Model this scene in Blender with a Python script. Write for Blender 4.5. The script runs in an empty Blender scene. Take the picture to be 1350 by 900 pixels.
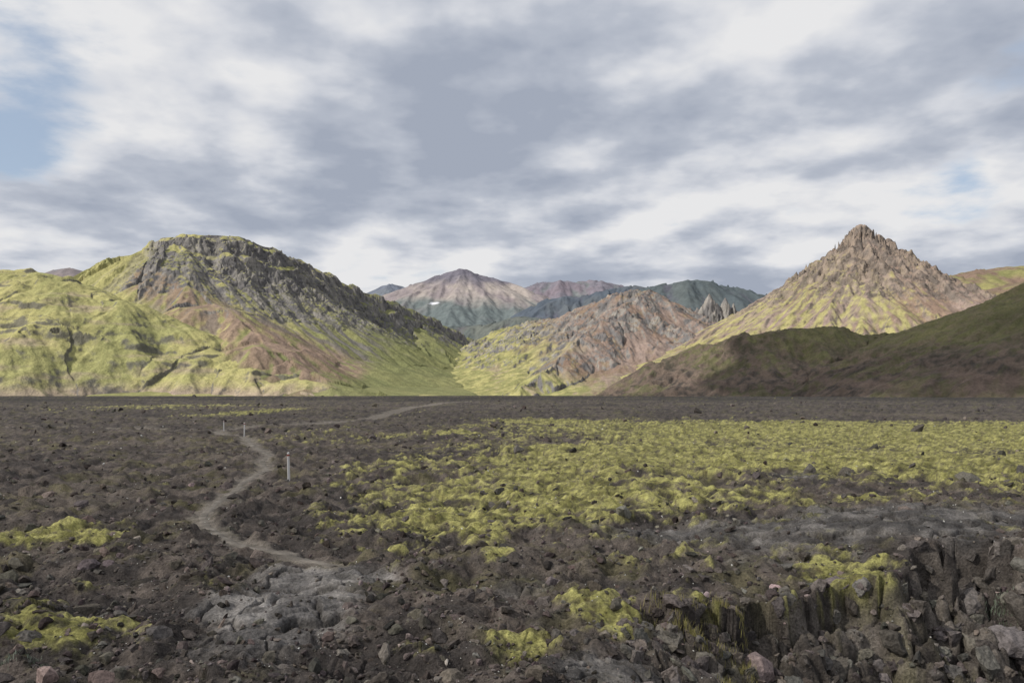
import bpy, math, numpy as np
from mathutils import Vector
rng=np.random.default_rng(7)
F=1050.0; HZ=519.0; CH=3.0
# ---------------------------------------------------------------- noise
_ga=rng.random(4096)*2*np.pi; _gc=np.cos(_ga).astype(np.float32); _gs=np.sin(_ga).astype(np.float32)
def ihash(ix,iy,seed):
    h=(ix.astype(np.int64)*374761393+iy.astype(np.int64)*668265263+seed*2147483647)&0xffffffff
    h=((h^(h>>13))*1274126177)&0xffffffff
    return (h^(h>>16))&0xffffffff
def gnoise(x,y,seed=0):
    x=np.asarray(x,dtype=np.float64); y=np.asarray(y,dtype=np.float64)
    ix=np.floor(x); iy=np.floor(y); fx=x-ix; fy=y-iy
    ix=ix.astype(np.int64); iy=iy.astype(np.int64)
    u=fx*fx*fx*(fx*(fx*6-15)+10); v=fy*fy*fy*(fy*(fy*6-15)+10)
    def g(i,j,dx,dy):
        k=ihash(i,j,seed)&4095
        return _gc[k]*dx+_gs[k]*dy
    a=g(ix,iy,fx,fy); b=g(ix+1,iy,fx-1,fy); c=g(ix,iy+1,fx,fy-1); d=g(ix+1,iy+1,fx-1,fy-1)
    return (a+(b-a)*u+(c-a)*v+(a-b-c+d)*u*v)*1.5
def fbm(x,y,o=4,seed=0,gain=.5):
    s=0;a=1;n=0
    for k in range(o):
        s=s+a*gnoise(x*2**k+k*17.3,y*2**k-k*9.1,seed+k);n+=a;a*=gain
    return s/n
def rfbm(x,y,o=4,seed=0,gain=.5):
    s=0;a=1;n=0
    for k in range(o):
        s=s+a*(1-np.abs(gnoise(x*2**k+k*7.3,y*2**k-k*5.1,seed+k))*1.6);n+=a;a*=gain
    return s/n
def worley(x,y,seed=0,f2=False):
    ix=np.floor(x).astype(np.int64); iy=np.floor(y).astype(np.int64)
    best=np.full(np.shape(x),9.0); b2=np.full(np.shape(x),9.0); cell=np.zeros(np.shape(x))
    for i in (-1,0,1):
        for j in (-1,0,1):
            h=ihash(ix+i,iy+j,seed)
            px=ix+i+(h&1023)/1023.; py=iy+j+((h>>10)&1023)/1023.
            d=(px-x)**2+(py-y)**2
            m=d<best
            if f2: b2=np.where(m,best,np.minimum(b2,d))
            best=np.where(m,d,best); cell=np.where(m,((h>>20)&1023)/1023.,cell)
    if f2: return np.sqrt(best),cell,np.sqrt(b2)-np.sqrt(best)
    return np.sqrt(best),cell
def ss(a,b,x):
    t=np.clip((x-a)/(b-a),0,1); return t*t*(3-2*t)
def mix(a,b,t):
    t=t[...,None]; return a*(1-t)+np.asarray(b)*t
def C(*c): return np.array(c,dtype=np.float64)
# ---------------------------------------------------------------- mesh helpers
def mesh_from(name,V,Fc,nper,col,mat,smooth=True):
    me=bpy.data.meshes.new(name)
    n=len(V); m=len(Fc)
    me.vertices.add(n); me.vertices.foreach_set('co',np.ascontiguousarray(V,dtype=np.float32).ravel())
    me.loops.add(m*nper); me.loops.foreach_set('vertex_index',np.ascontiguousarray(Fc,dtype=np.int32).ravel())
    me.polygons.add(m); me.polygons.foreach_set('loop_start',np.arange(0,m*nper,nper,dtype=np.int32))
    me.polygons.foreach_set('use_smooth',np.full(m,smooth,dtype=bool))
    if col is not None:
        at=me.attributes.new('Col','FLOAT_COLOR','POINT')
        c=np.ones((n,4),dtype=np.float32); c[:,:3]=col
        at.data.foreach_set('color',c.ravel())
    me.update(calc_edges=True)
    ob=bpy.data.objects.new(name,me); bpy.context.scene.collection.objects.link(ob)
    if mat: me.materials.append(mat)
    return ob
def grid_obj(name,X,Y,Z,col,mat,keep=None,wrap=False):
    nr,nc=X.shape
    idx=np.arange(nr*nc).reshape(nr,nc)
    if wrap: idx2=np.concatenate([idx,idx[:,:1]],axis=1)
    else: idx2=idx
    Q=np.stack([idx2[:-1,:-1],idx2[:-1,1:],idx2[1:,1:],idx2[1:,:-1]],-1).reshape(-1,4)
    V=np.stack([X,Y,Z],-1).reshape(-1,3); col=col.reshape(-1,3)
    if keep is not None:
        k=keep.ravel(); Q=Q[k[Q].any(axis=1)]
        used=np.zeros(len(V),bool); used[Q.ravel()]=True
        remap=np.cumsum(used)-1; Q=remap[Q]; V=V[used]; col=col[used]
    return mesh_from(name,V,Q,4,col,mat)
def nz_of(X,Y,Z):
    a=[np.gradient(A,axis=0) for A in (X,Y,Z)]; b=[np.gradient(A,axis=1) for A in (X,Y,Z)]
    nx=a[1]*b[2]-a[2]*b[1]; ny=a[2]*b[0]-a[0]*b[2]; nz=a[0]*b[1]-a[1]*b[0]
    return np.abs(nz)/np.sqrt(nx*nx+ny*ny+nz*nz+1e-12)
# ---------------------------------------------------------------- materials
def terrain_mat(name,scales,bump,strength=1.0,var=.35,rough=.95,det=4):
    m=bpy.data.materials.new(name); m.use_nodes=True; nt=m.node_tree; nt.nodes.clear()
    N=nt.nodes.new; L=nt.links.new
    out=N('ShaderNodeOutputMaterial'); bs=N('ShaderNodeBsdfPrincipled'); bs.inputs['Roughness'].default_value=rough
    bs.inputs['Specular IOR Level'].default_value=.15
    L(bs.outputs[0],out.inputs[0])
    at=N('ShaderNodeAttribute'); at.attribute_name='Col'
    geo=N('ShaderNodeNewGeometry')
    cur=at.outputs['Color']; hsum=None
    for i,(sc,ba) in enumerate(scales):
        no=N('ShaderNodeTexNoise'); no.inputs['Scale'].default_value=sc; no.inputs['Detail'].default_value=det; no.inputs['Roughness'].default_value=.65
        L(geo.outputs['Position'],no.inputs['Vector'])
        mr=N('ShaderNodeMapRange'); mr.inputs[1].default_value=.3; mr.inputs[2].default_value=.7; mr.inputs[3].default_value=1-var; mr.inputs[4].default_value=1+var
        L(no.outputs['Fac'],mr.inputs[0])
        mx=N('ShaderNodeVectorMath'); mx.operation='SCALE'; L(cur,mx.inputs[0]); L(mr.outputs[0],mx.inputs['Scale']); cur=mx.outputs[0]
        mu=N('ShaderNodeMath'); mu.operation='MULTIPLY'; mu.inputs[1].default_value=ba; L(no.outputs['Fac'],mu.inputs[0])
        if hsum is None: hsum=mu.outputs[0]
        else:
            ad=N('ShaderNodeMath'); L(hsum,ad.inputs[0]); L(mu.outputs[0],ad.inputs[1]); hsum=ad.outputs[0]
    bp=N('ShaderNodeBump'); bp.inputs['Strength'].default_value=strength; bp.inputs['Distance'].default_value=bump
    L(hsum,bp.inputs['Height']); L(bp.outputs[0],bs.inputs['Normal']); L(cur,bs.inputs['Base Color'])
    return m
M_near=terrain_mat('lava_and_moss',[(3.,.45),(26.,.28)],.18,1.0,.48,det=5)
M_rock=terrain_mat('lava_rock',[(20.,.7)],.045,1.0,.5,det=4)
M_mtn=terrain_mat('mountain_slope',[(.06,1.),(.4,.3)],4.5,.85,.2,det=3)
M_far=terrain_mat('far_mountain_slope',[(.02,1.)],14.,.7,.2)
M_sand=terrain_mat('trail_sand',[(3.,.5),(30.,.3)],.05,.8,.2)
# ---------------------------------------------------------------- world placement helper
def W(px,py,D): return ((px-675)/F*D, D, CH+(HZ-py)/F*D)
def G(px,py):
    d=CH*F/(py-HZ); return ((px-675)/F*d,d)
# ---------------------------------------------------------------- ridge terrain
def ridges(X,Y,rs):
    H=np.full(X.shape,-60.0)
    for pts,pr in rs:
        p=[W(*q) for q in pts]; pr=list(pr)+[(pr[-1][0]+3000,pr[-1][1]+1200)]; dk,hk=zip(*pr)
        for a,b in zip(p[:-1],p[1:]):
            ex=b[0]-a[0]; ey=b[1]-a[1]; l2=ex*ex+ey*ey+1e-9
            t=np.clip(((X-a[0])*ex+(Y-a[1])*ey)/l2,0,1)
            d=np.hypot(X-(a[0]+t*ex),Y-(a[1]+t*ey))
            h=a[2]+t*(b[2]-a[2])-np.interp(d,dk,hk)
            H=np.maximum(H,h)
    return H
def ero1(x,y,dx,dy,seed):
    ix=np.floor(x).astype(np.int64); iy=np.floor(y).astype(np.int64)
    c=0;sn=0;wt=0;f=2*np.pi
    for i in (-1,0,1,2):
        for j in (-1,0,1,2):
            h=ihash(ix-i,iy-j,seed); ox=(h&1023)/1023.*.5; oy=((h>>10)&1023)/1023.*.5
            px=x-ix+i-ox; py=y-iy+j-oy
            w=np.exp(-(px*px+py*py)*2); m=(px*dx+py*dy)*f
            c=c+np.cos(m)*w; sn=sn-np.sin(m)*w; wt=wt+w
    return c/wt,sn/wt*f
def erosion(X,Y,gx,gy,L,amp,octs=4,seed=5,gain=.5):
    h=0*X; ddx=0*X; ddy=0*X; a=amp; b=1./L
    for o in range(octs):
        tx=gx+ddx*.4; ty=gy+ddy*.4; m=np.sqrt(tx*tx+ty*ty)+1e-6
        k=np.minimum(1,m/.2)*1.1/m
        dx=ty*k; dy=-tx*k
        c,s=ero1(X*b,Y*b,dx,dy,seed+o)
        h+=c*a; ddx+=s*dx*a*b; ddy+=s*dy*a*b
        a*=gain; b*=2
    return h
def terrain(name,pxr,Dr,nc,nr,rs,warp,er,colf,mat,extra=None,Drows=None,fd=110,fs=.06,streak=False):
    u=(np.linspace(pxr[0],pxr[1],nc)-675)/F
    Dv=np.linspace(Dr[0],Dr[1],nr) if Drows is None else Drows
    U,Dd=np.meshgrid(u,Dv); X=U*Dd; Y=Dd.copy()
    wa,wl=warp
    X2=X+fbm(X/wl,Y/wl,4,11)*wa; Y2=Y+fbm(X/wl,Y/wl,4,37)*wa
    e=2.0
    H=ridges(X2,Y2,rs); gx=(ridges(X2+e,Y2,rs)-H)/e; gy=(ridges(X2,Y2+e,rs)-H)/e
    g=np.hypot(gx,gy)
    E=erosion(X,Y,gx,gy,er[0],er[1],er[2] if len(er)>2 else 4)
    Sk=erosion(X,Y,gx,gy,er[0]*.35,1.,2,50,.7) if streak else E*0
    Z=H+E*ss(.08,.45,g)
    if extra is not None: Z=extra(X,Y,Z,g)
    jj=np.linspace(0,1,nc)[None,:]
    edge=ss(0,fd,Dd-Dv[0])*ss(0,fs,jj)*ss(0,fs,1-jj)
    Z=Z-(1-edge)*(np.maximum(Z,0)+12)
    nz=nz_of(X,Y,Z)
    col=colf(X,Y,Z,nz,E/er[1],Sk)
    return grid_obj(name,X,Y,Z,col,mat,keep=Z>-3)
def seg(X,Z,p,q,w):
    ex=q[0]-p[0]; ez=q[2]-p[2]; t=np.clip(((X-p[0])*ex+(Z-p[2])*ez)/(ex*ex+ez*ez+1e-9),0,1)
    d=np.hypot(X-p[0]-t*ex,Z-p[2]-t*ez); return 1-ss(w*.4,w*1.3,d)
YG=C(.33,.305,.13); GR=C(.215,.212,.088); DG=C(.10,.11,.05); RK=C(.125,.119,.118); RKL=C(.235,.22,.20)
BR=C(.225,.158,.12); PK=C(.285,.218,.185); GS=C(.15,.14,.132)
def bc(c,X): return np.broadcast_to(c,X.shape+(3,))
def fissures(X,Z,seed): # weathered dark joints in the rock
    return (1-.55*ss(.72,.92,rfbm(X/26,Z/16,3,seed)))[...,None]
# --- left mountain
A_r=[([(232,314,1805),(250,311,1810),(285,311,1830),(315,318,1870),(345,326,1900),(370,338,1950),(400,352,2050),(430,368,2150),(460,382,2280),(490,392,2400),(520,402,2550),(550,415,2700),(580,430,2850),(605,445,3000),(618,470,3150)],
      [(0,0),(30,4),(50,16),(75,50),(95,62),(125,100),(175,140),(280,212),(450,295),(650,350),(850,378),(1100,400)]),
     ([(60,440,1750),(130,395,1770),(165,374,1780),(186,358,1800),(200,345,1800),(214,326,1800),(232,315,1805)],[(0,0),(30,8),(100,48),(200,115),(350,215),(500,290),(700,350),(900,390)]),
     ([(214,332,1790),(235,365,1690),(280,400,1540),(345,450,1350),(430,505,1180)],[(0,0),(80,20),(170,70),(300,140),(500,230),(800,300)]),
     ([(420,388,2130),(460,430,1900),(510,480,1650),(545,512,1450)],[(0,0),(60,15),(140,58),(280,130),(500,220),(800,300)]),
     ([(520,412,2550),(550,445,2300),(575,485,2000)],[(0,0),(60,15),(140,58),(280,130),(500,220),(800,300)])]
def colA(X,Y,Z,nz,E,S):
    n=fbm(X/150,Y/150,4,3); n2=fbm(X/30,Y/30,4,8); n3=fbm(X/160,Z/60,4,21)
    c=mix(mix(bc(GR,X),YG,ss(-.35,.35,n+.2*S)),DG,ss(.1,.45,n3)*.3)
    c=mix(c,DG*1.2,ss(W(450,0,2300)[0],W(540,0,2600)[0],X)*.65)  # shade of the right flank painted in as darker green
    br=np.maximum(seg(X,Z,W(215,375,1720),W(330,440,1560),34),seg(X,Z,W(320,435,1560),W(440,498,1350),38))*ss(-.7,.1,n2+.5*S)
    gs=np.maximum(seg(X,Z,W(350,400,1880),W(480,470,1750),60),seg(X,Z,W(260,370,1750),W(350,420,1700),30))*ss(-.25,.35,n2*.6+.8*S)
    c=mix(c,GS*.85,gs*.9); c=mix(c,BR,np.clip(br*1.1,0,1)*.85)
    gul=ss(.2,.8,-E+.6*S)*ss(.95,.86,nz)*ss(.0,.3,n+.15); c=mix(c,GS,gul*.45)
    rk=ss(.82,.72,nz+.10*n2+.04*n)*ss(110,170,Z+30*n2)*ss(W(196,0,1790)[0],W(222,0,1790)[0],X+20*n2); c=mix(c,mix(bc(RK,X),RKL*.95,ss(-.15,.35,n2))*fissures(X,Z,61),rk)
    return c
def exA(X,Y,Z,g):
    st=ss(.55,.85,g)*ss(90,170,Z)
    r=(rfbm(X/55,Y/55,5,71)-.64)*st*21
    w,cc,ff=worley(X/15+fbm(X/20,Y/20,2,5),Y/22,5,True); r2=np.minimum(ff,.3)*11*st+(cc-.6)*6*st
    return Z+r+r2+fbm(X/40,Y/40,4,91)*1.8*ss(.05,.4,g)+fbm(X/8,Y/8,3,95)*2.6*st
Dr=np.concatenate([np.linspace(980,1650,210),np.linspace(1652,2100,310),np.linspace(2104,3500,210)])
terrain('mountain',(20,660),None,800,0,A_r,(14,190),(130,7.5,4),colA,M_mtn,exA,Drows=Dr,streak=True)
# --- left green hill
B_r=[([(-500,335,1550),(-250,345,1520),(-80,354,1500),(0,359,1480),(50,362,1460),(85,370,1440),(120,385,1420),(150,396,1400),(185,415,1380),(215,440,1350)],[(0,0),(50,8),(130,42),(250,110),(360,175),(430,215),(600,250)]),
     ([(215,440,1350),(270,460,1300),(330,480,1250),(400,500,1200),(455,516,1150)],[(0,0),(60,12),(140,50),(260,105),(400,150),(600,220)]),
     ([(60,375,1460),(40,430,1260),(20,490,1130)],[(0,0),(80,12),(160,50),(260,110),(400,180)])]
def colB(X,Y,Z,nz,E,S):
    n=fbm(X/170,Y/170,4,3); n2=fbm(X/22,Y/22,4,8)
    c=mix(bc(GR*1.15,X),YG*1.0,ss(-.4,.2,n+.2*n2+.1*S))
    c=mix(c,PK*.95,ss(.10,.5,fbm(X/110,Z/22,4,55)+.1*S)*.6)
    c=mix(c,PK*1.05,ss(24,2,Z+10*n2)*.75)
    c=mix(c,DG,ss(.2,.5,n2+.3*S)*.4)
    c=mix(c,RK*.75,ss(.80,.68,nz+.1*n2)*.8)
    return c
def exB(X,Y,Z,g):
    m=ss(.05,.4,fbm(X/130,Y/130,3,66))
    t=fbm(X/190,Y/190,5,63)*60+Z
    scarp=ss(.66,.80,((t/46)%1))*7*m
    return Z+scarp+fbm(X/75,Y/75,4,92)*6+fbm(X/14,Y/14,4,98)*1.3
terrain('green_hill',(-480,490),(940,1750),840,380,B_r,(45,200),(120,5,4),colB,M_mtn,exB,streak=True)
# --- central ridge
C_r=[([(1120,440,1900),(1060,420,1950),(1010,410,2050),(985,413,2050),(960,409,2050),(930,411,2030),(900,404,2020),(880,394,2000),(850,384,1980),(820,388,1980),(790,397,2000),(765,409,2050),(740,419,2150),(690,427,2350),(640,449,2600),(605,468,2800)],[(0,0),(30,12),(100,60),(220,120),(400,190),(600,240),(800,275)]),
     ([(850,384,1980),(815,410,1820),(770,445,1650),(730,480,1500),(690,512,1350)],[(0,0),(40,18),(120,68),(240,130),(400,190)]),
     ([(930,411,2030),(905,435,1850),(875,468,1700),(845,495,1550),(800,517,1400)],[(0,0),(40,18),(120,68),(240,130),(400,190)]),
     ([(740,419,2150),(700,445,1950),(665,478,1800),(640,505,1650)],[(0,0),(50,12),(130,52),(240,110),(400,180)]),
     ([(670,432,2450),(630,465,2250),(600,498,2000)],[(0,0),(50,12),(130,52),(240,110),(400,180)]),
     ([(612,470,3000),(600,490,2400),(575,512,1700),(560,520,1300)],[(0,0),(100,8),(300,60),(500,120)])]
SP=[(935,387,2000,16),(956,392,2000,14),(945,399,1990,14),(925,403,1990,13),(967,399,2000,10),(905,423,1860,15),(912,430,1850,12),(893,434,1840,12),(985,409,2000,12),(880,425,1850,10)]
def exC(X,Y,Z,g):
    m=ss(30,120,Z)*ss(-.25,.2,fbm(X/110,Y/110,3,4))
    w,cc,ff=worley(X/14+fbm(X/20,Y/20,2,5),Y/14,6,True)
    Z=Z+(rfbm(X/48,Y/48,5,73)-.6)*20*ss(.2,.4,g)*m+(np.minimum(ff,.3)*10+(cc-.6)*4)*m
    jag=gnoise(X/6,Y/6,3)*.25
    for px,py,D,r in SP:
        x,y,z=W(px,py,D); d=np.hypot(X-x,(Y-y)*.7)/r
        Z=np.maximum(Z,z-np.power(np.clip(d+jag*d,0,9),1.3)*32)
    return Z+fbm(X/18,Y/18,4,93)*1.2
def colC(X,Y,Z,nz,E,S):
    n=fbm(X/120,Y/120,4,3); n2=fbm(X/26,Y/26,4,9)
    c=mix(bc(PK*.8,X),BR*.85,ss(-.25,.3,n+.2*S))
    gx=ss(60,-130,X-90+n*120)
    gm=np.clip(gx+ss(50,8,Z+20*n2)*.7+ss(.15,.45,n2+.4*n+.2*S)*.6,0,1)
    gcol=mix(bc(GR,X),YG,ss(-.2,.3,n2+.3*S))
    c=mix(c,gcol,gm*ss(.7,-.1,n2*.5+.3*S-gx+.2))
    c=mix(c,PK*.95,ss(.2,.6,fbm(X/60,Z/40,3,31)+.3*S)*.6)
    c=mix(c,mix(bc(RK*1.1,X),RKL,ss(-.2,.3,n2))*fissures(X,Z,62),ss(.80,.68,nz+.1*n2))
    return c
terrain('rocky_ridge',(500,1160),(1180,3100),720,600,C_r,(22,170),(95,7,4),colC,M_mtn,exC,streak=True)
# --- right peak
PD=[(0,0),(25,14),(100,72),(250,172),(400,250),(600,320),(800,370),(1000,400)]
D_r=[([(1600,480,1950),(1450,440,1950),(1400,425,1900),(1350,405,1850),(1310,394,1800),(1290,390,1780),(1260,377,1760),(1230,367,1740),(1205,350,1720),(1185,337,1710),(1165,324,1700),(1150,315,1700),(1136,306,1700),(1115,324,1700),(1095,342,1700),(1075,357,1700),(1060,378,1700),(1030,400,1710),(1000,419,1720),(950,446,1700),(900,476,1620),(850,505,1500),(815,522,1400)],PD),
     ([(1136,312,1690),(1122,350,1620),(1110,400,1500),(1090,440,1380)],[(0,0),(40,14),(120,70),(250,150),(400,240),(700,380)]),
     ([(1205,354,1710),(1225,390,1600),(1240,430,1480)],[(0,0),(40,14),(120,70),(250,150),(400,240),(700,380)]),
     ([(1060,382,1690),(1040,410,1600),(1010,450,1500)],[(0,0),(40,14),(120,70),(250,150),(400,240),(700,380)])]
SPD=[(1134,296,1696,17),(1144,303,1690,11),(1158,309,1696,12),(1171,314,1694,11),(1188,328,1698,13),(1078,343,1696,17),(1066,352,1693,15),(1203,338,1708,12),(1212,347,1702,12),(1240,362,1728,12),(1150,330,1670,11),(1175,342,1660,13),(1195,350,1660,12),(1090,352,1670,12),(1160,350,1645,11),(1103,329,1690,10),(1118,315,1692,9),(1262,372,1745,10),(1225,357,1715,9)]
def exD(X,Y,Z,g):
    hh=ss(150,250,Z)*ss(-.35,.1,fbm(X/60,Y/60,3,7))
    w,cc,ff=worley(X/13+fbm(X/20,Y/20,2,5),Y/13,6,True)
    Z=Z+(rfbm(X/38,Y/38,5,75)-.6)*26*hh+(np.minimum(ff,.3)*13+(cc-.6)*8)*hh
    jag=gnoise(X/6,Y/6,3)*.5+gnoise(X/2.5,Y/2.5,9)*.18
    for px,py,D,r in SPD:
        x,y,z=W(px,py,D); d=np.hypot(X-x,(Y-y)*.8)/r
        Z=np.maximum(Z,z-np.power(np.clip(d+jag*d,0,9),1.9)*15)
    return Z+fbm(X/18,Y/18,4,94)*1.4
def colD(X,Y,Z,nz,E,S):
    n=fbm(X/110,Y/110,4,13); n2=fbm(X/24,Y/24,4,19)
    xp=W(1136,0,1700)[0]
    c=mix(bc(PK*.85,X),BR*.95,ss(-.3,.3,n+.25*S))
    gl=ss(30,-110,X-xp+n*80+(Z-200)*.35)*(.75+.25*ss(300,200,Z))
    gm=np.clip(gl*ss(-.45,.3,n2*.5+.3*n+.5*S)+ss(95,50,Z+25*n2)*.8+ss(.3,.65,n2+.5*n+.4*S)*.6,0,1)
    c=mix(c,mix(bc(GR,X),YG*1.0,ss(-.4,.3,n2*.5+S*.3)),gm*.88)
    c=mix(c,mix(bc(C(.135,.115,.10),X),C(.235,.19,.155),ss(-.2,.2,n2))*fissures(X,Z,63),ss(.80,.68,nz+.08*n2)*.92)
    return c
terrain('rocky_peak',(640,1640),(1180,2050),940,520,D_r,(14,130),(90,7,4),colD,M_mtn,exD,streak=True,fs=.08)
# --- front hill, part of its shade put into dark base colours
E_r=[([(740,545,1130),(795,523,1130),(850,500,1140),(900,476,1150),(960,452,1150),(1000,440,1150),(1050,434,1150),(1100,432,1150),(1140,440,1150),(1180,447,1150),(1220,449,1150),(1260,440,1130),(1300,420,1110),(1350,393,1080),(1420,355,1050),(1600,290,1000),(1750,270,980)],[(0,0),(30,4),(80,28),(160,66),(240,92),(360,135),(600,230)])]
def colE(X,Y,Z,nz,E,S):
    n=fbm(X/60,Y/60,5,43); n2=fbm(X/12,Y/12,4,49,.6)
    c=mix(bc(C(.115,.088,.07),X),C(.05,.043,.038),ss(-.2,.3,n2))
    gm=ss(-.15,.25,n+.6*n2-.1+.2*S)*.6+ss(25,60,Z)*.25*ss(-.3,.2,n2)
    gr=ss(300,430,X+n*80)*ss(40,80,Z)
    c=mix(c,C(.125,.125,.05),np.clip(gm+gr*.6,0,1)*.7)
    c=mix(c,C(.15,.11,.09),ss(.15,.5,fbm(X/50,Z/30,4,77)+.2*n2)*.6*(1-gr))
    return c
def exE(X,Y,Z,g): return Z+fbm(X/35,Y/35,5,97,.55)*6.5+(.5-worley(X/5,Y/5,4)[0])*2.2*ss(-.2,.15,fbm(X/50,Y/50,3,12))
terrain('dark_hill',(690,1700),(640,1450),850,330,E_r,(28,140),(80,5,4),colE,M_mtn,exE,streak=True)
# --- far right hills
S_=[(0,0),(100,25),(400,160),(900,370),(1400,520),(2500,640)]
def colF(X,Y,Z,nz,E,S):
    n=fbm(X/150,Y/150,5,3)
    return mix(mix(bc(GR*.8,X),YG*.7,ss(-.2,.3,n)),BR*.8,ss(.0,.4,fbm(X/90,Z/60,4,5)+.1))
terrain('grassy_hill',(1080,1720),(2100,3500),260,200,[([(1100,400,3000),(1150,385,3000),(1230,368,3000),(1255,363,3000),(1290,355,3000),(1350,351,3000),(1450,345,3000),(1750,340,3000)],S_)],(30,300),(200,10,3),colF,M_mtn)
def colF2(X,Y,Z,nz,E,S): return mix(colF(X,Y,Z,nz,E,S),BR*.75,ss(-.4,.1,E+.3)*.8)
terrain('brown_hill',(1150,1720),(1850,2700),240,200,[([(1200,410,2300),(1240,400,2300),(1290,388,2300),(1320,378,2300),(1350,371,2300),(1450,352,2300),(1750,330,2300)],S_)],(30,200),(150,9,3),colF2,M_mtn)
# --- far mountains
FS=[(0,0),(80,20),(300,130),(800,360),(1500,620),(2500,850)]
HZC=C(.21,.26,.38)  # aerial haze tint, blended into the far slopes' base colour
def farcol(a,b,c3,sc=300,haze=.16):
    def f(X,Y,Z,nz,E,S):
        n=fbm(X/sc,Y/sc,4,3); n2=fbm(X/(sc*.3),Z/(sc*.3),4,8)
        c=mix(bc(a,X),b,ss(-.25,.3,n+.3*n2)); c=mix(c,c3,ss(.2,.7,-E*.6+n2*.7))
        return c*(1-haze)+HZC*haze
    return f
def colG1(X,Y,Z,nz,E,S):
    n=fbm(X/300,Y/300,4,3); n2=fbm(X/150,Z/150,4,8)
    c=mix(bc(C(.33,.275,.22),X),C(.21,.165,.145),ss(-.2,.3,n2+.5*n))
    c=mix(c,C(.11,.09,.095),ss(690,790,Z+60*n2))
    c=mix(c,C(.09,.105,.08),ss(650,470,Z+140*n+60*n2))  # lower flanks darkened in colour, standing in for the shadow of clouds
    x0,_,z0=W(577,405,5100); sn=np.exp(-((X-x0)/38)**2-((Z-z0)/12)**2); c=mix(c,C(.6,.6,.62),ss(.35,.6,sn+.5*fbm(X/30,Z/12,3,9)))
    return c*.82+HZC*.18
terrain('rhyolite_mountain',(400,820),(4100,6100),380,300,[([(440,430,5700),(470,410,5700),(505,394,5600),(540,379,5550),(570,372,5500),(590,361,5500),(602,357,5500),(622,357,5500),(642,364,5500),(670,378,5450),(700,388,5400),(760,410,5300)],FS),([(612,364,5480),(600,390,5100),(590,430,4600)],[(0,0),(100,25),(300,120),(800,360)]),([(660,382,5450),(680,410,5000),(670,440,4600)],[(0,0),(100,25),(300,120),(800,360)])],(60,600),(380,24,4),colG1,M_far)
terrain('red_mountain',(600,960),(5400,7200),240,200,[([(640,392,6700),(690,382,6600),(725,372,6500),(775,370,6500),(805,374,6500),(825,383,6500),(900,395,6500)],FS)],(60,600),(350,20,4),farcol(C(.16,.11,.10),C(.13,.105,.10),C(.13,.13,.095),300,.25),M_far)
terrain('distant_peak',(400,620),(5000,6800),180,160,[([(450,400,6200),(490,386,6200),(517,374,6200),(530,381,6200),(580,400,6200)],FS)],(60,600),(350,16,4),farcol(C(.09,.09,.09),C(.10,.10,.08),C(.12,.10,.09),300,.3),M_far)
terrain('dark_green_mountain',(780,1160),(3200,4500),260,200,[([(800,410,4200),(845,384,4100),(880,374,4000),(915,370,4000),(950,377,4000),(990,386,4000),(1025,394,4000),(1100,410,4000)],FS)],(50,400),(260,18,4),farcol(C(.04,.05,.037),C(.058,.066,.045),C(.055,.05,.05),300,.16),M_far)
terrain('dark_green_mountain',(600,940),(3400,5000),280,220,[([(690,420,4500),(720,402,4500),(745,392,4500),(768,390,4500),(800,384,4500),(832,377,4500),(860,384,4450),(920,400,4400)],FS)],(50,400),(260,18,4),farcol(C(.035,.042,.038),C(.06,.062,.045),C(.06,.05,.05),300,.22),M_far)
terrain('dark_green_mountain',(520,800),(2900,4300),240,220,[([(560,440,3900),(600,430,3900),(640,428,3900),(680,418,3900),(720,418,3900),(760,430,3900)],FS)],(50,400),(220,16,4),farcol(C(.06,.068,.045),C(.10,.102,.065),C(.09,.08,.065),250,.15),M_far)  # low hills: shadow of clouds put into their dark colours
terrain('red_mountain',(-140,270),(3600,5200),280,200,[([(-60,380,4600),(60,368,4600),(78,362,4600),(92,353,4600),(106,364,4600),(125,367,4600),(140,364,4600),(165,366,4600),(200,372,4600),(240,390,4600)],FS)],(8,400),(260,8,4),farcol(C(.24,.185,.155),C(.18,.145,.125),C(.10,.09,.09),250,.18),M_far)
# ---------------------------------------------------------------- lava plain
def polyd(X,Y,pts):
    D=np.full(X.shape,1e9)
    for a,b in zip(pts[:-1],pts[1:]):
        ex=b[0]-a[0]; ey=b[1]-a[1]; t=np.clip(((X-a[0])*ex+(Y-a[1])*ey)/(ex*ex+ey*ey),0,1)
        D=np.minimum(D,np.hypot(X-a[0]-t*ex,Y-a[1]-t*ey))
    return D
def smoothpts(p,n=4):
    p=[p[0]]+p+[p[-1]]; out=[]
    for i in range(1,len(p)-2):
        p0,p1,p2,p3=[np.array(q) for q in p[i-1:i+3]]
        for k in range(n):
            t=k/n; out.append(tuple(.5*((2*p1)+(-p0+p2)*t+(2*p0-5*p1+4*p2-p3)*t*t+(-p0+3*p1-3*p2+p3)*t**3)))
    out.append(tuple(p[-2])); return out
TR=smoothpts([G(440,738),G(375,722),G(315,712),G(282,694),G(268,674),G(285,656),G(312,640),G(322,630),G(350,617),G(346,606),G(356,596),G(332,584),G(318,576),G(284,570)])
TR2=smoothpts([G(-300,560),G(-100,562),G(100,564),G(284,569),G(350,560),G(430,556),G(490,551),G(520,543),G(560,534),G(620,529)])
def blob(X,Y,px,py,w,h):
    x,y=G(px,py); rx=w/F*y; ry=h*y*y/(CH*F)
    return np.exp(-((X-x)/rx)**2-((Y-y)/ry)**2)
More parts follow.
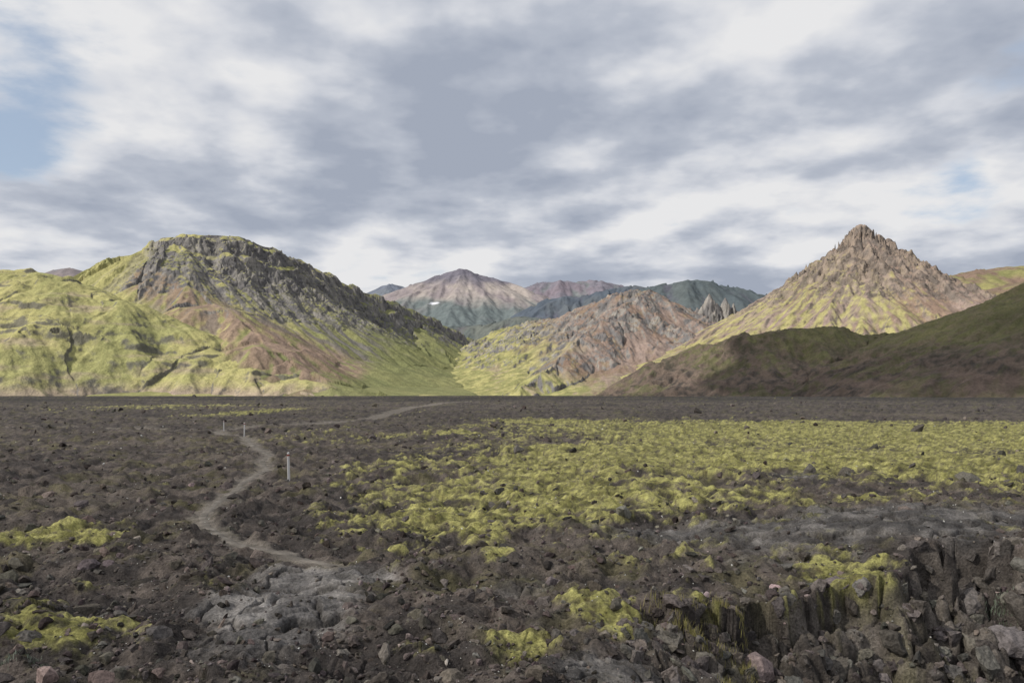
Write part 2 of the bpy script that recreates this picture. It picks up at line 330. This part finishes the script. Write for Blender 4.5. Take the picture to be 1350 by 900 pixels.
MB=[(1080,568,430,20,1.1),(1330,575,300,24,1.1),(760,556,120,5,.85),(900,605,340,32,.95),(1220,612,260,30,.95),(700,645,240,45,.8),(560,680,140,36,.68),(620,705,110,20,.58),(850,655,220,32,.65),(980,660,300,16,.55),
    (40,697,110,13,.95),(135,703,40,10,.8),(70,840,150,26,.9),(30,800,70,12,.8),(345,543,40,5,1.),(600,571,50,3,.8),(240,536,120,4,.6),(690,850,45,22,.6),(800,812,60,22,.75),(1110,750,90,24,.8),(1210,768,90,16,.75),(1130,665,90,10,.6),(660,737,25,9,.75),(130,770,30,6,.6),(960,795,60,25,.6),(1290,640,60,8,.7),(1050,690,40,10,.6),(480,620,60,12,.5),(1330,720,50,14,.6),(560,860,40,16,.4)]
SLAB=[(370,810,140,62,1.),(1180,705,280,34,1.),(430,755,100,20,.9),(900,700,140,14,.8),(820,875,110,24,.9),(1050,635,70,8,.7),(640,780,100,14,.6),(160,800,70,14,.4),(560,830,60,20,.5)]
def fields(X,Y):
    front=Y>4
    Ys=np.where(front,Y,4.)
    nb=fbm(X/3.,Y/3.,3,201); nw=fbm(X*1.1,Y*1.1,4,207,.6)
    pd=np.minimum(polyd(X,Y,TR),polyd(X,Y,TR2)-.006*Ys)
    wid=.15+.0050*np.clip(Ys,0,80)
    path=ss(wid*1.8,wid*.5,pd+nw*.42)
    mo=0*X; sl=0*X
    for b in MB: mo=np.maximum(mo,b[4]*blob(X,Y,*b[:4]))
    for b in SLAB: sl=np.maximum(sl,b[4]*blob(X,Y,*b[:4]))
    sl=ss(.30,.75,sl+.45*nb+.35*nw)
    mo=mo+.14*ss(.0,.5,fbm(X/20,Y/20,3,333))
    return nb,path,mo*front,sl*front
def ground(X,Y,full=True):
    nb,path,mo,sl=fields(X,Y)
    R=np.hypot(X,Y)
    big=fbm(X/28,Y/28,3,101)*.42+fbm(X/8,Y/8,3,107)*.26+fbm(X/110,Y/110,3,102)*.9*ss(60,250,R)
    big=big+.5*blob(X,Y,1200,715,200,32)+.25*blob(X,Y,330,820,130,40)
    big=big*ss(3,14,R)
    big=big*(1-.4*path)
    med=(rfbm(X/2.4,Y/2.4,4,103)-.62)*.38
    w1,c1,f1=worley(X/.55+nb,Y/.55-nb,104,True); w2,c2=worley(X/.19+nb*2,Y/.19,105)
    cl=(.55-w1)*.21*(.4+c1)
    w3,c3=worley(X/1.5,Y/1.5,109)
    blk=(.6-w3)*.30*ss(.5,.9,c3)
    fi=(.5-w2)*.09*(.3+c2)
    fl=1-.9*path; sm=1-.7*sl
    lav=med*(1-.45*sl)+(cl+blk+fi)*sm
    ws,cs,fs_=worley(X/.9+nb*1.6+.35*gnoise(X*2.5,Y*2.5,7),Y/.7-nb*1.4+.35*gnoise(X*2.5,Y*2.5,8),119,True)
    sheet=((cs-.5)*.15-.10*ss(.12,.0,fs_)+.10*fbm(X/.5,Y/.5,5,303,.6))*sl
    mn=fbm(X/.9,Y/.9,5,401,.75); mn2=fbm(X/6,Y/6,3,402)
    mm=ss(.42,.74,mo+.85*mn+.32*mn2+.45*np.clip(lav*2,-.4,.4))*(1-path)*(1-.5*sl)
    Z=big+(lav+sheet)*fl-.05*path
    Z=Z+mm*(.04+.06*mn)-mm*lav*.12
    # hollow with the broken lava ledge
    ye=11.5+.418*(X-1.87)+fbm(X/1.6,Y/3,3,501)*1.3
    wq,cq,fq=worley(X/.6+nb*.5+.3*gnoise(X*3,Y*3,17),Y/.45+.3*gnoise(X*3,Y*3,18),130,True)
    t=ye-Y+.5*(c3-.5)+.5*(cq-.5)
    hol=ss(1.1,3.8,X)*(.45*ss(-.05,.3,t)+.25*ss(.5,.8,t)+.30*ss(1.0,1.6,t))
    hol=hol*ss(30,18,X)*ss(2,5,R)
    Z=Z-1.6*hol*(1+.25*fbm(X/.8,Y/.8,3,502))
    edge=ss(.0,.3,hol)*ss(1.05,.8,hol)
    Z=Z+edge*((cq-.5)*.30-.22*ss(.14,.0,fq)+(.5-w2)*.08+.12*fbm(X/.3,Y/.3,4,503))
    mm=mm*(1-.7*ss(.05,.35,hol))
    return Z,path,mm,sl,hol,edge,lav,f1,mn,fs_,fq
Yr=np.concatenate([np.linspace(.6,6.2,20)[:-1],CH*F/np.linspace(CH*F/6.2,CH*F/1050,900),np.array([1400,2000,3200,6000,12000.])])
ang=np.concatenate([np.linspace(-40,40,940),np.linspace(40,320,130)[1:-1]])*np.pi/180
Rr,An=np.meshgrid(Yr,ang,indexing='ij')
cosf=np.where(np.abs(((An+np.pi)%(2*np.pi))-np.pi)<math.radians(40.01),1/np.cos(An),1/np.cos(math.radians(40)))
X=Rr*np.sin(An)*cosf; Y=Rr*np.cos(An)*cosf
Z,path,mm,sl,hol,edge,lav,f1,mn,fs_,fq=ground(X,Y)
Z=np.where(Rr>1100,0,Z)
n=fbm(X/.8,Y/.8,4,601); n2=fbm(X/9,Y/9,4,602); n4=fbm(X/70,Y/70,4,605)
sh=X.shape+(3,)
c=mix(np.broadcast_to(C(.052,.045,.041),sh),C(.112,.093,.080),ss(-.3,.35,n+.4*n2))
c=mix(c,C(.13,.11,.09),ss(.1,.45,n2)*.5)
c=mix(c,C(.14,.115,.09),ss(.1,.4,n4)*ss(40,120,Y)*.4)
c=mix(c,C(.028,.026,.025),ss(180,450,Y)*ss(-.35,.15,n4)*.85)
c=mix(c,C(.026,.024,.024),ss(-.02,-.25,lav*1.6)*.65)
c=mix(c,C(.12,.11,.048),ss(.0,.4,fbm(X/1.7,Y/1.7,5,620,.6)+.3*n2)*.5)
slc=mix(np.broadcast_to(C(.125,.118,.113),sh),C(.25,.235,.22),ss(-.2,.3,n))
slc=slc*(.66+.38*ss(1.5,-1.,X))[...,None]  # left slabs: paler rock, with sunlight on them put into the colour
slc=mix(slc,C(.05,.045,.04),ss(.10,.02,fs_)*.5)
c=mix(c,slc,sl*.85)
c=mix(c,C(.19,.168,.14),path*.75)
mc=mix(mix(np.broadcast_to(C(.155,.148,.05),sh),C(.37,.35,.125),ss(-.35,.3,mn+.6*n)),C(.11,.093,.045),ss(.1,.45,fbm(X/.3,Y/.3,4,603,.7)))
thin=1-.65*ss(-.12,.3,fbm(X/.22,Y/.22,4,611,.7))
c=mix(c,mc,mm*thin)
ec=mix(np.broadcast_to(C(.085,.073,.063),sh),C(.16,.14,.12),ss(-.2,.3,n)); ec=mix(ec,C(.025,.022,.02),ss(.14,.03,fq)*.7)
c=mix(c,ec,edge*.8*(1-.8*mm))
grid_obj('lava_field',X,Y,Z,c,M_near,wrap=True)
# ---------------------------------------------------------------- trail sheet
def strip(name,pts,w0,w1,mat,col,seed):
    P=np.array(pts); segl=np.hypot(*np.diff(P,axis=0).T); s=np.r_[0,np.cumsum(segl)]
    n=600; t=np.linspace(0,s[-1],n); cx=np.interp(t,s,P[:,0]); cy=np.interp(t,s,P[:,1])
    tx=np.gradient(cx); ty=np.gradient(cy); m=np.hypot(tx,ty); nx=-ty/m; ny=tx/m
    k=np.linspace(-1,1,9)
    wd=w0+(w1-w0)*np.clip(cy/80,0,1)
    wl=wd*(1+.9*fbm(t/.8,t*0+seed,4,9)); wr=wd*(1+.9*fbm(t/.8,t*0+seed+5,4,19))
    ww=np.where(k[None,:]<0,wl[:,None],wr[:,None])
    XX=cx[:,None]+nx[:,None]*ww*k; YY=cy[:,None]+ny[:,None]*ww*k
    ZZ=ground(XX,YY)[0]+.012-.06*(np.abs(k)**4)
    cc=mix(np.broadcast_to(col,XX.shape+(3,)),col*.6,ss(-.3,.3,fbm(XX/.5,YY/.5,4,77)))
    return grid_obj(name,XX[:,::-1].T.copy(),YY[:,::-1].T.copy(),ZZ[:,::-1].T.copy(),cc[:,::-1].transpose(1,0,2).copy(),mat)
strip('hiking_trail',TR,.10,.32,M_sand,C(.19,.17,.145),1)
# ---------------------------------------------------------------- rocks
def ico(sub):
    import bmesh
    bm=bmesh.new(); bmesh.ops.create_icosphere(bm,subdivisions=sub,radius=1)
    V=np.array([v.co[:] for v in bm.verts]); Fa=np.array([[v.index for v in f.verts] for f in bm.faces]); bm.free(); return V,Fa
def rockproto(sub,seed):
    r=np.random.default_rng(seed); V,Fa=ico(sub); V=V.copy()
    for k in range(9):
        nrm=r.normal(size=3); nrm/=np.linalg.norm(nrm); d=r.uniform(.35,.8)
        V-=nrm*np.maximum(0,V@nrm-d)[:,None]
    V*=1+.18*gnoise(V[:,0]*3+V[:,2]*2,V[:,1]*3+seed,seed)[:,None]+.12*gnoise(V[:,0]*8,V[:,1]*8+V[:,2]*8,seed)[:,None]
    V*=np.array([1,r.uniform(.6,.95),r.uniform(.5,.9)])
    return V,Fa
def rocks(name,x,y,s,sub,mat,colf,sink=.3,seed=0):
    r=np.random.default_rng(seed); protos=[rockproto(sub,seed*50+i) for i in range(16)]
    z=ground(x,y)[0]
    N=len(x); nv=len(protos[0][0]); Fa=protos[0][1]
    P=np.stack([p[0] for p in protos])[r.integers(0,16,N)]
    a=r.random(N)*2*np.pi; ca,sa=np.cos(a),np.sin(a); tl=r.normal(0,.45,N)
    v=P*(s[:,None,None]*r.uniform(.65,1.25,(N,1,3)))
    ct,st=np.cos(tl)[:,None],np.sin(tl)[:,None]
    v0=v[...,0]*ct-v[...,2]*st; v2=v[...,0]*st+v[...,2]*ct
    vx=v0*ca[:,None]-v[...,1]*sa[:,None]; vy=v0*sa[:,None]+v[...,1]*ca[:,None]
    V=np.stack([vx+x[:,None],vy+y[:,None],v2+(z+s*(.5-sink)*.6)[:,None]],-1)
    FF=Fa[None]+(np.arange(N)*nv)[:,None,None]
    col=colf(r,N)[:,None,:]*np.ones((1,nv,1))
    return mesh_from(name,V.reshape(-1,3),FF.reshape(-1,3),3,col.reshape(-1,3),mat,smooth=False)
def rc(r,N):
    return C(.082,.070,.062)*np.exp(r.normal(0,.45,(N,1)))*r.uniform(.92,1.08,(N,3))
def rcl(r,N): return C(.100,.088,.078)*r.uniform(.55,1.7,(N,1))*r.uniform(.94,1.06,(N,3))
N=20000
q=rng.uniform(530,960,N)**1.0; px=rng.uniform(-150,1500,N); y=CH*F/(q-HZ); x=(px-675)/F*y
y=y*rng.uniform(.9,1.1,N)
g=ground(x,y); keep=(rng.random(N)>g[1]*1.1)&(rng.random(N)>g[2]*.75)&(rng.random(N)>np.clip(g[3],0,1)*.8)&(y<330)
x,y=x[keep],y[keep]
s=.030*np.exp(rng.normal(0,.62,len(x)))*(y/10)**.58
big=rng.random(len(x))<.025; s=np.where(big,s*2.0,s)
rocks('lava_rocks',x,y,s,2,M_rock,rc,.3,3)
N=360; x=rng.uniform(1.4,12,N); y=11.4+.418*(x-1.87)+rng.normal(-.6,.5,N); s=np.exp(rng.normal(-1.85,.5,N))
rocks('ledge_boulders',x,y,s,3,M_rock,rcl,1.1,5)
N=420; x=rng.uniform(1.3,10,N); y=10.8+.418*(x-1.87)-rng.uniform(.2,3.4,N); s=np.exp(rng.normal(-2.35,.55,N))
rocks('ledge_boulders',x,y,s,3,M_rock,rcl,.7,6)
lst=[(742,852,.11),(500,885,.2),(765,840,.14),(910,757,.16),(1110,632,.6),(1210,572,.8),(1195,690,.2),(1015,780,.18),(425,522.6,4.),(256,522.8,3.2),(470,850,.12),(1275,640,.5),(40,850,.2),(890,800,.22),(925,818,.2),(440,890,.14),(1065,632,.4)]
xy=np.array([G(a,b) for a,b,_ in lst]); rocks('boulders',xy[:,0],xy[:,1],np.array([l[2] for l in lst]),3,M_rock,rcl,.45,9)
N=3600; q=rng.uniform(560,930,N); px=rng.uniform(-50,1400,N); y=CH*F/(q-HZ); x=(px-675)/F*y
k=fbm(x/1.2,y/1.2,3,808)>.12; x,y=x[k],y[k]
rocks('pale_pebbles',x,y,.013*np.exp(rng.normal(0,.35,len(x)))*(y/10)**.8,1,M_rock,lambda r,N:C(.6,.59,.55)*r.uniform(.5,1.1,(N,1)),.1,12)
# ---------------------------------------------------------------- grass
def grass(name,centres,blades,hgt,rad,ca,cb,seed):
    r=np.random.default_rng(seed); V=[];Fc=[];Cc=[]
    for (cx,cy) in centres:
        bx=cx+r.normal(0,rad,blades); by=cy+r.normal(0,rad,blades); bz=ground(bx,by)[0]
        for i in range(blades):
            h=hgt*r.uniform(.5,1.1); a=r.random()*6.28; l=r.uniform(.1,.6)*h; w=.0035
            dx,dy=math.cos(a),math.sin(a); b=len(V)
            V+= [(bx[i]-dy*w,by[i]+dx*w,bz[i]-.02),(bx[i]+dy*w,by[i]-dx*w,bz[i]-.02),(bx[i]+dy*w*.7+dx*l*.35,by[i]-dx*w*.7+dy*l*.35,bz[i]+h*.6),(bx[i]-dy*w*.7+dx*l*.35,by[i]+dx*w*.7+dy*l*.35,bz[i]+h*.6),(bx[i]+dx*l,by[i]+dy*l,bz[i]+h),(bx[i]+dx*l+.001,by[i]+dy*l,bz[i]+h)]
            Fc+=[(b,b+1,b+2,b+3),(b+3,b+2,b+5,b+4)]; t=r.random(); Cc+=[tuple(ca*(1-t)+cb*t)]*6
    return mesh_from(name,np.array(V),np.array(Fc),4,np.array(Cc),M_sand)
cen=[(G(940,800)[0]+rng.normal(0,.35),G(940,800)[1]+rng.normal(0,.3)) for _ in range(14)]+[(G(975,830)[0]+rng.normal(0,.2),G(975,830)[1]+rng.normal(0,.2)) for _ in range(6)]
grass('grass',cen,90,.13,.08,C(.20,.19,.06),C(.30,.26,.12),4)
cen=[(G(15,885)[0]+rng.normal(0,.12),G(15,885)[1]+rng.normal(0,.15)) for _ in range(7)]
grass('silvery_plant',cen,60,.05,.05,C(.16,.19,.13),C(.3,.33,.28),5)
cen=[(G(1335,752)[0]+rng.normal(0,.2),G(1335,752)[1]+rng.normal(0,.15)) for _ in range(7)]
grass('silvery_plant',cen,60,.06,.06,C(.12,.17,.09),C(.28,.32,.25),6)
# ---------------------------------------------------------------- trail marker posts
def simple(name,col,rough=.8,ns=30):
    m=bpy.data.materials.new(name); m.use_nodes=True; nt=m.node_tree; b=nt.nodes['Principled BSDF']; b.inputs['Roughness'].default_value=rough
    no=nt.nodes.new('ShaderNodeTexNoise'); no.inputs['Scale'].default_value=ns; cr=nt.nodes.new('ShaderNodeValToRGB')
    cr.color_ramp.elements[0].color=(*[c*.6 for c in col],1); cr.color_ramp.elements[1].color=(*col,1)
    nt.links.new(no.outputs['Fac'],cr.inputs[0]); nt.links.new(cr.outputs[0],b.inputs['Base Color']); return m
M_wood=simple('weathered_wood',(.78,.77,.75)); M_paint=simple('red_paint',(.35,.06,.03))
import bmesh
def post(px,pyb,hpx,lean):
    x,y=G(px,pyb); h=hpx*y/F; z=float(ground(np.array([x]),np.array([y]))[0][0])
    e=bpy.data.objects.new('trail_marker_post',None); bpy.context.scene.collection.objects.link(e); e.location=(x,y,z-.03); e.rotation_euler=(0.02,lean,.4)
    def part(nm,z0,z1,w,mat,tip=0):
        bm=bmesh.new(); r0=bmesh.ops.create_cube(bm,size=1)
        for v in bm.verts:
            t=v.co.z+.5; v.co.x*=w*(1-.1*t); v.co.y*=w*(1-.1*t); v.co.z=z0+(z1-z0)*t+ (tip if t>.5 and v.co.x>0 else 0)
        bmesh.ops.bevel(bm,geom=list(bm.edges),offset=w*.1,segments=2,affect='EDGES')
        me=bpy.data.meshes.new(nm); bm.to_mesh(me); bm.free(); me.materials.append(mat); o=bpy.data.objects.new(nm,me); bpy.context.scene.collection.objects.link(o); o.parent=e
    part('shaft',-.1,h,.085,M_wood,.02); part('painted_band',h*.88,h*.95,.090,M_paint)
post(381,628,40,-.03); post(322,575,19,.02); post(295,568,14,.0)
# ---------------------------------------------------------------- unseen clouds, added out of frame to shade plain and front hill
sunv=Vector((-.72,-.33,.62)).normalized()
mc_=bpy.data.materials.new('thin_shadow_cloud'); mc_.use_nodes=True; nt=mc_.node_tree; nt.nodes.clear()
o=nt.nodes.new('ShaderNodeOutputMaterial'); mxs=nt.nodes.new('ShaderNodeMixShader'); tr=nt.nodes.new('ShaderNodeBsdfTransparent'); tl=nt.nodes.new('ShaderNodeBsdfTranslucent'); tl.inputs[0].default_value=(.9,.9,.92,1)
geo=nt.nodes.new('ShaderNodeNewGeometry'); no=nt.nodes.new('ShaderNodeTexNoise'); no.inputs['Scale'].default_value=.006; no.inputs['Detail'].default_value=2
mr=nt.nodes.new('ShaderNodeMapRange'); mr.inputs[1].default_value=.35; mr.inputs[2].default_value=.65; mr.inputs[3].default_value=.12; mr.inputs[4].default_value=.38
nt.links.new(geo.outputs['Position'],no.inputs['Vector']); nt.links.new(no.outputs['Fac'],mr.inputs[0]); nt.links.new(mr.outputs[0],mxs.inputs[0]); nt.links.new(tr.outputs[0],mxs.inputs[1]); nt.links.new(tl.outputs[0],mxs.inputs[2]); nt.links.new(mxs.outputs[0],o.inputs[0])
mc2=mc_.copy(); mc2.name='dense_shadow_cloud'
for nd in mc2.node_tree.nodes:
    if nd.type=='MAP_RANGE': nd.inputs[3].default_value=.45; nd.inputs[4].default_value=.65
def shadow_cloud(cx,cy,rx,ry,seed,mat):
    V,Fa=ico(6); a=1000.; off=a/sunv.z
    k=1+.16*gnoise(V[:,0]*2.2+seed,V[:,1]*2.2,seed)+.08*gnoise(V[:,0]*6+seed,V[:,1]*6+V[:,2]*5,seed+1)
    V=V*k[:,None]*np.array([rx,ry,70]); V[:,2]=np.where(V[:,2]<0,V[:,2]*.3,V[:,2]*(1+.5*gnoise(V[:,0]/120,V[:,1]/120,seed)))
    V+=np.array([cx+sunv.x*off,cy+sunv.y*off,a])
    mesh_from('shadow_cloud',V,Fa,3,None,mat)
shadow_cloud(0,330,1250,680,3,mc_); shadow_cloud(740,930,480,300,8,mc2)
# ---------------------------------------------------------------- light
sd=bpy.data.lights.new('sun','SUN'); sd.energy=5.0; sd.angle=math.radians(.6); sd.color=(1,.95,.87)
so=bpy.data.objects.new('sun',sd); bpy.context.scene.collection.objects.link(so); so.rotation_euler=sunv.to_track_quat('Z','Y').to_euler()
w=bpy.data.worlds.new('World'); bpy.context.scene.world=w; w.use_nodes=True; nt=w.node_tree; nt.nodes.clear(); N_=nt.nodes.new; L=nt.links.new
out=N_('ShaderNodeOutputWorld'); bg=N_('ShaderNodeBackground'); L(bg.outputs[0],out.inputs[0]); bg.inputs[1].default_value=.1
sky=N_('ShaderNodeTexSky'); sky.sky_type='NISHITA'; sky.sun_disc=False; sky.sun_elevation=math.asin(sunv.z); sky.sun_rotation=math.atan2(sunv.x,sunv.y)%(2*math.pi)
tc=N_('ShaderNodeTexCoord'); sp=N_('ShaderNodeSeparateXYZ'); L(tc.outputs['Generated'],sp.inputs[0])
def M(op,a,b=None,c=None):
    n=N_('ShaderNodeMath'); n.operation=op
    for i,v in enumerate((a,b,c)):
        if v is None: continue
        if isinstance(v,(int,float)): n.inputs[i].default_value=v
        else: L(v,n.inputs[i])
    return n.outputs[0]
z=M('ADD',M('MAXIMUM',sp.outputs[2],0.),.17)
cx=M('DIVIDE',sp.outputs[0],z); cy=M('DIVIDE',sp.outputs[1],z)
cb=N_('ShaderNodeCombineXYZ'); L(cx,cb.inputs[0]); L(cy,cb.inputs[1])
def noise(sc,det,ro,dist,off):
    mp=N_('ShaderNodeMapping'); mp.inputs['Location'].default_value=off; L(cb.outputs[0],mp.inputs[0])
    n=N_('ShaderNodeTexNoise'); n.inputs['Scale'].default_value=sc; n.inputs['Detail'].default_value=det; n.inputs['Roughness'].default_value=ro; n.inputs['Distortion'].default_value=dist
    L(mp.outputs[0],n.inputs['Vector']); return n.outputs['Fac']
n1=noise(1.15,8,.50,.1,(3.1,1.7,0)); n2=noise(3.6,6,.55,.1,(7.7,4.2,0)); n3=noise(.5,2,.5,0,(4.3,9.2,0))
# relief: density compared with density a little towards the sun -> bright sunward cloud edges
ra=noise(2.6,4,.5,0,(3.1,1.7,0)); rb=noise(2.6,4,.5,0,(3.1-.16,1.7-.05,0))
rel=M('MULTIPLY',M('SUBTRACT',ra,rb),.36)
sh_=M('ADD',M('ADD',M('MULTIPLY',n1,.66),M('MULTIPLY',n2,.24)),M('MULTIPLY',n3,.10))
lift=N_('ShaderNodeMapRange'); L(sp.outputs[2],lift.inputs[0]); lift.inputs[1].default_value=.05; lift.inputs[2].default_value=.30; lift.inputs[3].default_value=.045; lift.inputs[4].default_value=.012
sh2=M('SUBTRACT',M('SUBTRACT',sh_,lift.outputs[0]),rel)
cr=N_('ShaderNodeValToRGB'); L(sh2,cr.inputs[0]); e=cr.color_ramp.elements
e[0].position=.40; e[0].color=(8.0,8.0,8.1,1); e[1].position=.59; e[1].color=(3.6,4.0,4.85,1)
m_=e.new(.46); m_.color=(6.5,6.7,7.2,1); m_=e.new(.515); m_.color=(4.8,5.15,5.9,1)
def hole(px,py,r0,r1,a):
    v=Vector(((px-675)/F,1,(HZ-py)/F)).normalized()
    vm=N_('ShaderNodeVectorMath'); vm.operation='DISTANCE'; L(tc.outputs['Generated'],vm.inputs[0]); vm.inputs[1].default_value=v
    mr=N_('ShaderNodeMapRange'); L(vm.outputs['Value'],mr.inputs[0]); mr.inputs[1].default_value=r0; mr.inputs[2].default_value=r1; mr.inputs[3].default_value=a; mr.inputs[4].default_value=0.; return mr.outputs[0]
hs=M('MAXIMUM',M('MAXIMUM',hole(20,180,.01,.11,.20),hole(1270,240,.0,.07,.15)),hole(1350,70,.01,.10,.18))
cov=N_('ShaderNodeMapRange'); cov.interpolation_type='SMOOTHSTEP'; L(M('SUBTRACT',M('ADD',M('MULTIPLY',n2,.45),M('MULTIPLY',n1,.55)),hs),cov.inputs[0]); cov.inputs[1].default_value=.27; cov.inputs[2].default_value=.42
blu=N_('ShaderNodeMix'); blu.data_type='RGBA'; blu.inputs[0].default_value=.4; L(sky.outputs[0],blu.inputs[6]); blu.inputs[7].default_value=(6.5,7.5,9.0,1)
mxc=N_('ShaderNodeMix'); mxc.data_type='RGBA'; L(cov.outputs[0],mxc.inputs[0]); L(blu.outputs[2],mxc.inputs[6]); L(cr.outputs[0],mxc.inputs[7])
L(mxc.outputs[2],bg.inputs[0])
# ---------------------------------------------------------------- camera
cd=bpy.data.cameras.new('camera'); cam=bpy.data.objects.new('camera',cd); bpy.context.scene.collection.objects.link(cam)
cd.lens=28; cd.sensor_width=36; cd.shift_y=(HZ-450)/1350; cd.clip_end=30000; cam.location=(0,0,CH); cam.rotation_euler=(math.radians(90),0,0)
sc=bpy.context.scene; sc.camera=cam; sc.view_settings.view_transform='Standard'; sc.view_settings.look='None'; sc.view_settings.exposure=0
